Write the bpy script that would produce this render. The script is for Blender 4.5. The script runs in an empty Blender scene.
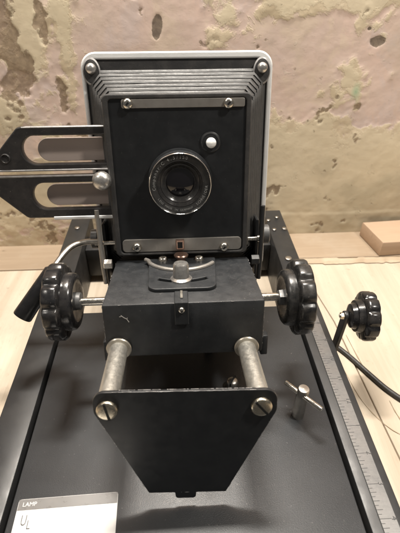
import bpy, bmesh, math, random
from mathutils import Vector, Matrix, noise
R = math.radians
PI = math.pi
random.seed(7)
sc = bpy.context.scene
COL = sc.collection

# ------------------------------------------------------------------ camera
cam_d = bpy.data.cameras.new('camera')
cam = bpy.data.objects.new('camera', cam_d)
COL.objects.link(cam)
cam_d.sensor_fit = 'VERTICAL'
cam_d.sensor_height = 36.0
cam_d.lens = 36.0 * 420.0 / 533.0
cam_d.clip_start = 0.01
cam_d.clip_end = 20
PITCH, YAW, CAMH = 37.52, 3.03, 0.34
cam.location = (0, 0, CAMH)
cam.rotation_euler = (R(90 - PITCH), 0, R(-YAW))
sc.camera = cam
cam_d.dof.use_dof = True
cam_d.dof.focus_distance = 0.40
cam_d.dof.aperture_fstop = 13.0

# ------------------------------------------------------------------ world, lamps, exposure
w = bpy.data.worlds.new('World')
sc.world = w
w.use_nodes = True
wb = w.node_tree.nodes['Background']
wb.inputs['Color'].default_value = (1.0, 0.95, 0.89, 1)
wb.inputs['Strength'].default_value = 0.09


def lamp(name, loc, target, power, size, col):
    d = bpy.data.lights.new(name, 'AREA')
    d.shape = 'RECTANGLE'
    d.size, d.size_y = size if isinstance(size, tuple) else (size, size)
    d.energy = power
    d.color = col
    o = bpy.data.objects.new(name, d)
    COL.objects.link(o)
    o.location = loc
    o.rotation_euler = (Vector(target) - Vector(loc)).to_track_quat('-Z', 'Y').to_euler()
    return o


lamp('ceiling_lamp_back', (0.0, 0.555, 1.05), (0.0, 0.42, 0.0), 17.5, (0.26, 0.06), (1.0, 0.945, 0.86))
lamp('ceiling_lamp_right', (0.55, 0.12, 1.05), (0.24, 0.20, 0.0), 6.5, 0.08, (1.0, 0.945, 0.86))
lamp('ceiling_lamp_left', (-0.75, 0.00, 1.3), (-0.1, 0.5, 0.0), 4.0, 0.14, (1.0, 0.93, 0.84))

vs = sc.view_settings
vs.view_transform = 'Standard'
vs.look = 'None'
vs.exposure = 0.26
vs.gamma = 1.0
vs.use_curve_mapping = False
sc.cycles.max_bounces = 8


# ------------------------------------------------------------------ materials
class NT:
    def __init__(self, name):
        m = bpy.data.materials.new(name)
        m.use_nodes = True
        self.m = m
        self.t = m.node_tree
        self.b = self.t.nodes['Principled BSDF']

    def n(self, typ, **kw):
        nd = self.t.nodes.new(typ)
        for k, v in kw.items():
            if hasattr(nd, k):
                setattr(nd, k, v)
            else:
                nd.inputs[k].default_value = v
        return nd

    def l(self, a, b):
        self.t.links.new(a, b)

    def coord(self, scale=(1, 1, 1), kind='Object'):
        tc = self.n('ShaderNodeTexCoord')
        mp = self.n('ShaderNodeMapping')
        mp.inputs['Scale'].default_value = scale
        self.l(tc.outputs[kind], mp.inputs['Vector'])
        return mp.outputs['Vector']

    def noise(self, vec, scale, detail=4, rough=0.55, dist=0.0):
        nd = self.n('ShaderNodeTexNoise')
        nd.inputs['Scale'].default_value = scale
        nd.inputs['Detail'].default_value = detail
        nd.inputs['Roughness'].default_value = rough
        nd.inputs['Distortion'].default_value = dist
        self.l(vec, nd.inputs['Vector'])
        return nd.outputs['Fac']

    def ramp(self, fac, stops):
        r = self.n('ShaderNodeValToRGB')
        el = r.color_ramp.elements
        while len(el) < len(stops):
            el.new(0.5)
        for e, (p, c) in zip(el, stops):
            e.position = p
            e.color = (c, c, c, 1) if isinstance(c, (int, float)) else (*c, 1)
        self.l(fac, r.inputs['Fac'])
        return r.outputs['Color']

    def mix(self, fac, a, b):
        mx = self.n('ShaderNodeMix', data_type='RGBA')
        for s, v in ((mx.inputs['Factor'], fac), (mx.inputs['A'], a), (mx.inputs['B'], b)):
            pass
        ins = [i for i in mx.inputs if i.enabled]
        for s, v in zip(ins, (fac, a, b)):
            if isinstance(v, (tuple, list)):
                s.default_value = (*v, 1)
            elif isinstance(v, (int, float)):
                s.default_value = v
            else:
                self.l(v, s)
        return [o for o in mx.outputs if o.enabled][0]

    def bump(self, h, strength, dist=0.001, prev=None):
        b = self.n('ShaderNodeBump')
        b.inputs['Strength'].default_value = strength
        b.inputs['Distance'].default_value = dist
        self.l(h, b.inputs['Height'])
        if prev is not None:
            self.l(prev, b.inputs['Normal'])
        return b.outputs['Normal']

    def set(self, **kw):
        for k, v in kw.items():
            s = self.b.inputs[k.replace('_', ' ')]
            if isinstance(v, (tuple, list)):
                s.default_value = (*v, 1) if len(v) == 3 else v
            elif isinstance(v, (int, float)):
                s.default_value = v
            else:
                self.l(v, s)
        return self


def worn(name, base, rough, metal=0.0, spec=0.5, dust=0.25, dustcol=(0.20, 0.18, 0.16), scale=60, bump=0.15, bscale=900, speck=0.0):
    """paint or metal with blotchy dust, specks and an uneven sheen"""
    t = NT(name)
    v = t.coord()
    f = t.noise(v, scale, 6, 0.65)
    d = t.ramp(f, [(0.42, 0.0), (0.78, dust)])
    c = t.mix(d, base, dustcol)
    if speck > 0:
        sp = t.noise(v, 700, 2, 0.5)
        c = t.mix(t.ramp(sp, [(0.70, 0.0), (0.76, speck)]), c, (0.35, 0.32, 0.28))
    r = t.ramp(t.noise(v, scale * 2.3, 5, 0.6), [(0.3, max(0.02, rough - 0.08)), (0.75, min(1, rough + 0.12))])
    t.set(Base_Color=c, Roughness=r, Metallic=metal, Specular_IOR_Level=spec)
    if bump > 0:
        t.set(Normal=t.bump(t.noise(v, bscale, 3, 0.6), bump, 0.0004))
    return t.m


M = {}
M['black_paint'] = worn('black_crackle_paint', (0.0165, 0.0180, 0.0200), 0.46, dustcol=(0.17, 0.175, 0.18), dust=0.10, bump=0.35, bscale=1400, speck=0.25)
M['board_black'] = worn('satin_black_panel', (0.0145, 0.0155, 0.0170), 0.36, dustcol=(0.16, 0.165, 0.17), dust=0.06, bump=0.05, speck=0.12)
M['rail_paint'] = worn('rail_grey_black_paint', (0.0185, 0.0190, 0.0200), 0.42, dust=0.08, scale=22, bump=0.08, speck=0.06)
M['bellows'] = worn('bellows_cloth', (0.036, 0.035, 0.035), 0.50, dust=0.25, bump=0.4, bscale=1000, speck=0.2)
M['pleat'] = worn('scuffed_lit_bellows_fold', (0.058, 0.057, 0.056), 0.52, dust=0.35, dustcol=(0.13, 0.128, 0.125), scale=110, bump=0.4, speck=0.3)
M['bakelite'] = worn('black_bakelite', (0.011, 0.011, 0.012), 0.20, dust=0.16, scale=90, bump=0.10, speck=0.2)
M['bakelite_dusty'] = worn('dusty_black_bakelite', (0.013, 0.013, 0.013), 0.30, dust=0.22, scale=120, bump=0.10, speck=0.3)
M['grip'] = worn('black_grip_plastic', (0.010, 0.010, 0.011), 0.28, dust=0.05, bump=0.05)
M['steel'] = worn('dull_steel', (0.46, 0.43, 0.39), 0.36, metal=1.0, dust=0.5, dustcol=(0.23, 0.20, 0.17), scale=120, bump=0.15)
M['bright_steel'] = worn('bright_nickel', (0.72, 0.68, 0.61), 0.22, metal=1.0, dust=0.3, dustcol=(0.35, 0.30, 0.25), scale=200, bump=0.05)
M['rod'] = worn('worn_plated_rod', (0.56, 0.54, 0.49), 0.40, metal=0.85, dust=0.15, dustcol=(0.40, 0.37, 0.32), scale=160, bump=0.08)
M['chrome'] = worn('chrome', (0.85, 0.84, 0.82), 0.10, metal=1.0, dust=0.1, scale=200, bump=0.0)
M['strip'] = worn('brushed_brown_steel', (0.34, 0.32, 0.295), 0.40, metal=0.6, dust=0.4, dustcol=(0.2, 0.17, 0.14), scale=70, bump=0.1)
M['alu'] = worn('pale_cast_aluminium', (0.84, 0.835, 0.82), 0.36, metal=0.1, dust=0.25, dustcol=(0.42, 0.40, 0.37), scale=50, bump=0.15)
M['white_metal'] = worn('dull_silver_zinc', (0.62, 0.60, 0.57), 0.30, metal=0.88, dust=0.3, dustcol=(0.36, 0.33, 0.30), scale=150, bump=0.2)
M['cream_washer'] = worn('worn_brass_collar', (0.52, 0.48, 0.41), 0.38, metal=0.7, dust=0.3, scale=200, bump=0.1)
M['brass'] = worn('old_brass_screw', (0.62, 0.56, 0.45), 0.30, metal=1.0, dust=0.35, dustcol=(0.30, 0.25, 0.18), scale=250, bump=0.1)
M['copper'] = worn('copper_button', (0.34, 0.22, 0.17), 0.35, metal=0.8, dust=0.3, scale=200, bump=0.05)
M['roller'] = worn('grey_roller', (0.10, 0.10, 0.10), 0.45, metal=0.3, dust=0.2, scale=150, bump=0.1)
M['tongue'] = worn('brown_grey_slide', (0.38, 0.31, 0.275), 0.40, dust=0.35, dustcol=(0.45, 0.38, 0.34), scale=40, bump=0.05)
M['carrier'] = worn('carrier_black_enamel', (0.026, 0.024, 0.024), 0.33, dust=0.12, scale=70, bump=0.1, speck=0.3)
M['worn_and_lit_edge'] = worn('bare_worn_and_lit_edge', (0.34, 0.33, 0.325), 0.45, metal=0.5, dust=0.6, dustcol=(0.08, 0.08, 0.08), scale=150, bump=0.2)  # bare wear, also the light painted on the carrier's upper edges
M['cable'] = worn('cable_rubber', (0.020, 0.018, 0.016), 0.50, dust=0.2, bump=0.1)
M['scratch'] = worn('paint_scratch', (0.42, 0.40, 0.37), 0.6, dust=0.3, bump=0.0)
M['dark'] = worn('dark_slot', (0.006, 0.006, 0.006), 0.7, dust=0.0, bump=0.0)
M['print_white'] = worn('white_print', (0.72, 0.72, 0.70), 0.5, dust=0.2, bump=0.0)
M['print_lens'] = worn('white_engraving', (0.32, 0.32, 0.31), 0.5, dust=0.2, bump=0.0)
M['print_black'] = worn('black_print', (0.03, 0.03, 0.03), 0.5, dust=0.1, bump=0.0)
M['print_grey'] = worn('grey_print', (0.06, 0.06, 0.06), 0.5, dust=0.1, bump=0.0)
M['card'] = worn('white_card', (0.80, 0.79, 0.77), 0.35, dust=0.05, bump=0.02)
M['card_head'] = worn('grey_card_header', (0.17, 0.165, 0.16), 0.30, dust=0.1, bump=0.02)
M['glass_dark'] = worn('coated_lens_glass', (0.006, 0.005, 0.007), 0.06, spec=0.85, dust=0.0, bump=0.0)
M['lens_ring'] = worn('black_name_ring', (0.030, 0.030, 0.030), 0.38, dust=0.2, scale=200, bump=0.03)
M['lens_black'] = worn('satin_black_anodised', (0.030, 0.029, 0.029), 0.20, dust=0.15, scale=200, bump=0.03)
M['glare_white'] = worn('glare_white_button', (0.86, 0.85, 0.83), 0.12, dust=0.0, bump=0.0)


def mk_panel():
    t = NT('pebbled_leatherette')
    v = t.coord()
    vo = t.n('ShaderNodeTexVoronoi', feature='F1')
    vo.inputs['Scale'].default_value = 1700
    t.l(v, vo.inputs['Vector'])
    n1 = t.noise(v, 18, 5, 0.6)
    n2 = t.noise(v, 1700, 3, 0.6)
    c = t.mix(t.ramp(n1, [(0.35, 0.0), (0.8, 0.3)]), (0.0205, 0.0220, 0.0245), (0.039, 0.041, 0.044))
    c = t.mix(t.ramp(t.noise(v, 380, 2), [(0.71, 0.0), (0.76, 0.35)]), c, (0.22, 0.21, 0.20))
    b = t.bump(vo.outputs['Distance'], 0.30, 0.00025)
    b = t.bump(n2, 0.3, 0.0003, b)
    t.set(Base_Color=c, Roughness=t.ramp(n1, [(0.3, 0.38), (0.8, 0.52)]), Normal=b, Specular_IOR_Level=0.62)
    return t.m


def mk_ruler():
    t = NT('satin_ruler_steel')
    v = t.coord((1, 1, 1))
    f = t.noise(v, 35, 6, 0.7)
    f2 = t.noise(t.coord((40, 1600, 40)), 1.0, 3, 0.6)
    c = t.mix(t.ramp(f, [(0.35, 0.0), (0.7, 0.75)]), (0.25, 0.245, 0.24), (0.08, 0.08, 0.08))
    c = t.mix(t.ramp(f2, [(0.5, 0.0), (0.8, 0.25)]), c, (0.42, 0.41, 0.40))
    t.set(Base_Color=c, Metallic=0.8, Roughness=t.ramp(f, [(0.3, 0.30), (0.7, 0.5)]), Normal=t.bump(f2, 0.1, 0.0002))
    return t.m


def mk_wood(name, base, dark, along='Y', seed=0.0, streak=1.0):
    t = NT(name)
    s = (26, 1.6, 26) if along == 'Y' else (1.6, 26, 26)
    tc = t.n('ShaderNodeTexCoord')
    mp = t.n('ShaderNodeMapping')
    mp.inputs['Scale'].default_value = s
    mp.inputs['Location'].default_value = (seed, seed * 1.7, seed * 0.3)
    t.l(tc.outputs['Object'], mp.inputs['Vector'])
    v = mp.outputs['Vector']
    g = t.noise(v, 1.2, 6, 0.6, 1.2)
    g2 = t.noise(v, 9, 4, 0.7, 0.3)
    big = t.noise(t.coord((3, 3, 3)), 2.0, 3, 0.5)
    c = t.mix(t.ramp(g, [(0.38, 0.0), (0.60, 0.62 * streak)]), base, dark)
    c = t.mix(t.ramp(g2, [(0.5, 0.0), (0.8, 0.30)]), c, tuple(x * 0.8 for x in dark))
    c = t.mix(t.ramp(big, [(0.4, 0.0), (0.7, 0.30)]), c, tuple(min(1, x * 1.12) for x in base))
    # knots and dents
    kn = t.noise(t.coord((1, 1, 1)), 55, 2, 0.5)
    c = t.mix(t.ramp(kn, [(0.72, 0.0), (0.80, 0.5)]), c, tuple(x * 0.5 for x in dark))
    st = t.noise(t.coord((1, 1, 1)), 7, 6, 0.7)
    c = t.mix(t.ramp(st, [(0.52, 0.0), (0.72, 0.45)]), c, (0.44, 0.37, 0.29))
    fl = t.noise(t.coord((1, 0.35, 1) if along == 'Y' else (0.35, 1, 1)), 160, 4, 0.75)
    c = t.mix(t.ramp(fl, [(0.60, 0.0), (0.72, 0.4)]), c, (0.36, 0.27, 0.18))
    t.set(Base_Color=c, Roughness=t.ramp(g2, [(0.3, 0.5), (0.8, 0.68)]), Normal=t.bump(g2, 0.25, 0.0006), Specular_IOR_Level=0.35)
    return t.m


M['split'] = worn('dark_wood_split', (0.33, 0.25, 0.165), 0.7, dust=0.4, dustcol=(0.45, 0.33, 0.2), scale=150, bump=0.1)
M['panel'] = mk_panel()
M['ruler'] = mk_ruler()
WB, WD = (0.60, 0.515, 0.41), (0.43, 0.345, 0.25)
M['wood_a'] = mk_wood('pale_pine_left', WB, WD, 'Y', 0.0)
M['wood_b'] = mk_wood('pale_pine_right', (0.55, 0.47, 0.37), (0.40, 0.325, 0.24), 'Y', 4.3)
M['wood_c'] = mk_wood('dimmed_pine_back', (0.38, 0.29, 0.205), (0.30, 0.22, 0.15), 'X', 9.1)  # back boards coloured darker to stand in for weaker light there
M['wood_block'] = mk_wood('pinkish_pine_block', (0.46, 0.325, 0.225), (0.37, 0.255, 0.17), 'X', 2.2, 0.5)  # pinkish wood, its colour also dimmed like the back boards' painted shade
M['splinter'] = mk_wood('splintered_edge_wood', (0.68, 0.55, 0.41), (0.45, 0.33, 0.21), 'X', 6.0)


# ------------------------------------------------------------------ mesh helpers
def link_obj(name, me, mat, parent=None, mw=None):
    o = bpy.data.objects.new(name, me)
    COL.objects.link(o)
    if mat is not None:
        if isinstance(mat, str):
            mat = M[mat]
        me.materials.clear()
        me.materials.append(mat)
    W = mw if mw is not None else Matrix.Identity(4)
    if parent is not None:
        o.parent = parent
        o.matrix_basis = WORLD[parent].inverted() @ W
    else:
        o.matrix_basis = W
    WORLD[o] = W.copy()
    return o


WORLD = {}


def finish(me, ang=35):
    for p in me.polygons:
        p.use_smooth = True
    me.set_sharp_from_angle(angle=R(ang))
    return me


def from_bm(name, bm, ang=35):
    me = bpy.data.meshes.new(name)
    bmesh.ops.recalc_face_normals(bm, faces=bm.faces)
    bm.to_mesh(me)
    bm.free()
    return finish(me, ang)


def add_box(bm, lo, hi, bev=0.0, segs=2, mat=None):
    lo, hi = Vector(lo), Vector(hi)
    t = bmesh.new()
    bmesh.ops.create_cube(t, size=1)
    for v in t.verts:
        v.co = Vector((lo[i] + (v.co[i] + 0.5) * (hi[i] - lo[i]) for i in range(3)))
    if bev > 0:
        bmesh.ops.bevel(t, geom=t.edges[:], offset=bev, segments=segs, profile=0.5, affect='EDGES')
    merge(bm, t, mat)


def merge(bm, t, mat=None):
    if mat is not None:
        bmesh.ops.transform(t, matrix=mat, verts=t.verts)
    me = bpy.data.meshes.new('tmp')
    t.to_mesh(me)
    t.free()
    bm.from_mesh(me)
    bpy.data.meshes.remove(me)


def add_lathe(bm, prof, segs=40, mat=None, nf=0, caps=True):
    """prof: (along z, radius, flute depth); nf flutes"""
    t = bmesh.new()
    rings = []
    for (z, r, *fl) in prof:
        a = fl[0] if fl else 0.0
        ring = []
        for i in range(segs):
            ph = 2 * PI * i / segs
            rr = r
            if nf and a:
                rr = r * (1 - a * (0.5 + 0.5 * math.cos(nf * ph)) ** 5)
            ring.append(t.verts.new((rr * math.cos(ph), rr * math.sin(ph), z)))
        rings.append(ring)
    for a, b in zip(rings, rings[1:]):
        for i in range(segs):
            j = (i + 1) % segs
            t.faces.new((a[i], a[j], b[j], b[i]))
    if caps and prof[0][1] > 1e-6:
        t.faces.new(rings[0][::-1])
    if caps and prof[-1][1] > 1e-6:
        t.faces.new(rings[-1])
    merge(bm, t, mat)


def add_tube(bm, pts, r, segs=10, mat=None):
    pts = [Vector(p) for p in pts]
    t = bmesh.new()
    rings = []
    prev = None
    for i, p in enumerate(pts):
        d = (pts[min(i + 1, len(pts) - 1)] - pts[max(i - 1, 0)]).normalized()
        if prev is None:
            u = d.orthogonal().normalized()
        else:
            u = (prev - d * prev.dot(d)).normalized()
        prev = u
        v = d.cross(u)
        rr = r[i] if isinstance(r, (list, tuple)) else r
        rings.append([t.verts.new(p + (u * math.cos(2 * PI * k / segs) + v * math.sin(2 * PI * k / segs)) * rr) for k in range(segs)])
    for a, b in zip(rings, rings[1:]):
        for i in range(segs):
            j = (i + 1) % segs
            t.faces.new((a[i], a[j], b[j], b[i]))
    t.faces.new(rings[0][::-1])
    t.faces.new(rings[-1])
    merge(bm, t, mat)


def smooth_path(ctrl, n=8):
    """Catmull-Rom through control points"""
    P = [Vector(c) for c in ctrl]
    P = [P[0] * 2 - P[1]] + P + [P[-1] * 2 - P[-2]]
    out = []
    for i in range(1, len(P) - 2):
        for k in range(n):
            t = k / n
            a, b, c, d = P[i - 1:i + 3]
            out.append(0.5 * ((2 * b) + (c - a) * t + (2 * a - 5 * b + 4 * c - d) * t * t + (3 * b - a - 3 * c + d) * t ** 3))
    out.append(P[-2])
    return out


def rounded(pts, rad, n=6):
    """round the corners of a 2D polygon; rad a number or one per corner"""
    out = []
    L = len(pts)
    for i in range(L):
        p, a, b = Vector(pts[i]), Vector(pts[i - 1]), Vector(pts[(i + 1) % L])
        r = rad[i] if isinstance(rad, (list, tuple)) else rad
        if r <= 0:
            out.append(tuple(p))
            continue
        da, db = (a - p).normalized(), (b - p).normalized()
        ang = math.acos(max(-1, min(1, da.dot(db))))
        d = min(r / math.tan(ang / 2), 0.49 * (a - p).length, 0.49 * (b - p).length)
        r2 = d * math.tan(ang / 2)
        c = p + (da + db).normalized() * (r2 / math.sin(ang / 2))
        s, e = p + da * d - c, p + db * d - c
        a0, a1 = math.atan2(s.y, s.x), math.atan2(e.y, e.x)
        dd = (a1 - a0 + PI) % (2 * PI) - PI
        for k in range(n + 1):
            t = a0 + dd * k / n
            out.append((c.x + r2 * math.cos(t), c.y + r2 * math.sin(t)))
    return out


def circle(cx, cy, r, n=20):
    return [(cx + r * math.cos(2 * PI * i / n), cy + r * math.sin(2 * PI * i / n)) for i in range(n)]


def plate_mesh(name, outline, holes, thick, bev, mat4):
    """flat plate cut from an outline with holes; local xy plane, centred on z, small bevels"""
    cd = bpy.data.curves.new(name, 'CURVE')
    cd.dimensions = '2D'
    cd.fill_mode = 'BOTH'
    for loop in [outline] + list(holes):
        sp = cd.splines.new('POLY')
        sp.points.add(len(loop) - 1)
        for q, (x, y) in zip(sp.points, loop):
            q.co = (x, y, 0, 1)
        sp.use_cyclic_u = True
    cd.extrude = max(1e-6, thick / 2 - bev)
    cd.bevel_depth = bev
    cd.bevel_resolution = 1
    cd.offset = -bev
    o = bpy.data.objects.new(name, cd)
    COL.objects.link(o)
    dg = bpy.context.evaluated_depsgraph_get()
    me = bpy.data.meshes.new_from_object(o.evaluated_get(dg))
    bpy.data.objects.remove(o)
    bpy.data.curves.remove(cd)
    me.transform(mat4)
    me.name = name
    return finish(me, 30)


def text_mesh(txt, size, mat4, ext=0.00004, align='CENTER'):
    cd = bpy.data.curves.new('lettering', 'FONT')
    cd.body = txt
    cd.size = size
    cd.extrude = ext
    cd.align_x = align
    cd.align_y = 'CENTER'
    cd.resolution_u = 3
    o = bpy.data.objects.new('lettering', cd)
    COL.objects.link(o)
    dg = bpy.context.evaluated_depsgraph_get()
    me = bpy.data.meshes.new_from_object(o.evaluated_get(dg))
    bpy.data.objects.remove(o)
    bpy.data.curves.remove(cd)
    me.transform(mat4)
    return me


def join_meshes(name, meshes):
    bm = bmesh.new()
    for me in meshes:
        bm.from_mesh(me)
        bpy.data.meshes.remove(me)
    me = bpy.data.meshes.new(name)
    bm.to_mesh(me)
    bm.free()
    return me


def tag(o, label=None, cat=None, group=None, kind=None):
    for k, v in (('label', label), ('category', cat), ('group', group), ('kind', kind)):
        if v:
            o[k] = v
    return o


def empty(name, loc):
    o = bpy.data.objects.new(name, None)
    COL.objects.link(o)
    o.location = loc
    o.empty_display_size = 0.02
    WORLD[o] = Matrix.Translation(loc)
    return o


def copy_part(o, parent, W):
    c = o.copy()
    COL.objects.link(c)
    c.parent = parent
    c.matrix_basis = WORLD[parent].inverted() @ W
    WORLD[c] = W.copy()
    return c


# orientation helpers: local z of a lathe or plate turned to a world axis
ZX = Matrix.Rotation(R(90), 4, 'Y')          # z -> +x
ZmX = Matrix.Rotation(R(-90), 4, 'Y')        # z -> -x
ZmY = Matrix.Rotation(R(90), 4, 'X')         # z -> -y, local y -> +z : faces the viewer
T = Matrix.Translation

# ------------------------------------------------------------------ key dimensions
TABLE = -0.07                                # top of the wooden table; the rails' top is z = 0
WALL_Y = 0.608
TILT = 14.0                                  # the head leans back over the chassis
S = 0.84
HEAD = T((0, 0.2297, 0.0712)) @ Matrix.Rotation(R(-TILT), 4, 'X')   # x right, -y out of the lens, z up the lens panel


def h(x, n, u):                              # head units: x right, n towards the viewer, u up
    return Vector((x * S, -n * S, u * S))


def hbox(bm, x0, x1, n0, n1, u0, u1, bev=0.0, segs=2):
    add_box(bm, (x0 * S, -n1 * S, u0 * S), (x1 * S, -n0 * S, u1 * S), bev, segs)


def HF(x, n, u):                             # frame at a head point, local z facing the viewer
    return T(h(x, n, u)) @ ZmY


# ------------------------------------------------------------------ the table and its planks
table = empty('wooden_table', (0, 0.3, TABLE - 0.03))
tag(table, 'pale wooden plank table that the black enlarger lies on', 'table')


def plank(name, outline, z0, z1, mat, bev=0.0012):
    me = plate_mesh(name, outline, [], z1 - z0, bev, T((0, 0, (z0 + z1) / 2)))
    return link_obj(name, me, mat, table)


plank('plank', [(-1.2, -0.5), (0.0, -0.5), (0.0, 0.5375), (-1.2, 0.5395)], TABLE - 0.03, TABLE, 'wood_a')
plank('plank', [(0.0012, -0.5), (0.236, -0.5), (0.2045, 0.40), (0.1860, 0.5345), (0.0012, 0.5370)], TABLE - 0.03, TABLE, 'wood_b')
plank('plank', [(0.2375, -0.5), (1.3, -0.5), (1.3, 0.5300), (0.1875, 0.5340), (0.206, 0.40)], TABLE - 0.03, TABLE - 0.0005, 'wood_b')
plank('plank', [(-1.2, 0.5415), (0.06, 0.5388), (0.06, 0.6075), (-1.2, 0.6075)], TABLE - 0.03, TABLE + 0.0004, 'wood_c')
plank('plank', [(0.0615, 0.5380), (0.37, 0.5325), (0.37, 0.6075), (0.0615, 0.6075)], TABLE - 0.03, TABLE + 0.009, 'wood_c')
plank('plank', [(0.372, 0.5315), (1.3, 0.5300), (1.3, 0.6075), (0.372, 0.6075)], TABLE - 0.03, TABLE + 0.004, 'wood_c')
# splintered front edge of the raised back plank: a torn lip of wood fibres
bm = bmesh.new()
rng = random.Random(3)
prev = None
x = 0.062
dep_, top_ = 0.003, 0.006
while x < 0.3700:
    if rng.random() < 0.14:
        dep_, top_ = 0.0045 + 0.0030 * rng.random(), 0.0062 + 0.0024 * rng.random()
    yb = 0.5380 - (x - 0.0615) * 0.0178 - 0.0004
    d_, t_ = dep_ * (0.95 + 0.1 * rng.random()), top_ + 0.0003 * rng.random()
    row = [bm.verts.new(p) for p in ((x, yb, TABLE + t_), (x, yb - d_ * 0.5, TABLE + t_ * 0.55), (x, yb - d_, TABLE + t_ * 0.12), (x, yb - d_ * 0.9, TABLE + 0.0003), (x, yb, TABLE + 0.0003))]
    if prev:
        for q in range(5):
            bm.faces.new((prev[q], prev[(q + 1) % 5], row[(q + 1) % 5], row[q]))
    else:
        bm.faces.new(row)
    prev = row
    x += 0.0022 + 0.003 * rng.random()
bm.faces.new(prev[::-1])
link_obj('splintered_edge', from_bm('splintered_edge', bm, 20), 'splinter', table)
for pts in ([(0.1903, 0.3293), (0.1985, 0.272), (0.2180, 0.2365), (0.2450, 0.222)], [(0.2290, 0.2730), (0.2300, 0.256), (0.2340, 0.2390), (0.2420, 0.215)],
            [(0.2130, 0.3750), (0.2160, 0.330), (0.2210, 0.3030)]):
    bm = bmesh.new()      # dark splits and lifted slivers in the pale plank beside the rail
    path = smooth_path([(x, y, TABLE + 0.0003) for x, y in pts], 6)
    pv = None
    for i, p in enumerate(path):
        hw = 0.0001 + 0.0007 * math.sin(PI * (i + 0.3) / len(path)) * (0.6 + 0.4 * math.sin(i * 1.7))
        row = [bm.verts.new(p + Vector((-hw, 0, 0))), bm.verts.new(p + Vector((0, 0, 0.0003))), bm.verts.new(p + Vector((hw, 0, 0)))]
        if pv:
            bm.faces.new((pv[0], pv[1], row[1], row[0]))
            bm.faces.new((pv[1], pv[2], row[2], row[1]))
        pv = row
    link_obj('wood_split', from_bm('wood_split', bm), 'split', table)

# ------------------------------------------------------------------ wooden block by the wall
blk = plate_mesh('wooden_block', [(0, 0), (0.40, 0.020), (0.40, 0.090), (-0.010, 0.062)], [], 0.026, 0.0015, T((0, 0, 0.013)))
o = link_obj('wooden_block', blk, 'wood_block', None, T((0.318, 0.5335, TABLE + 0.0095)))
tag(o, 'pinkish wooden block lying on the back plank against the wall', 'wood block')

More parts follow.
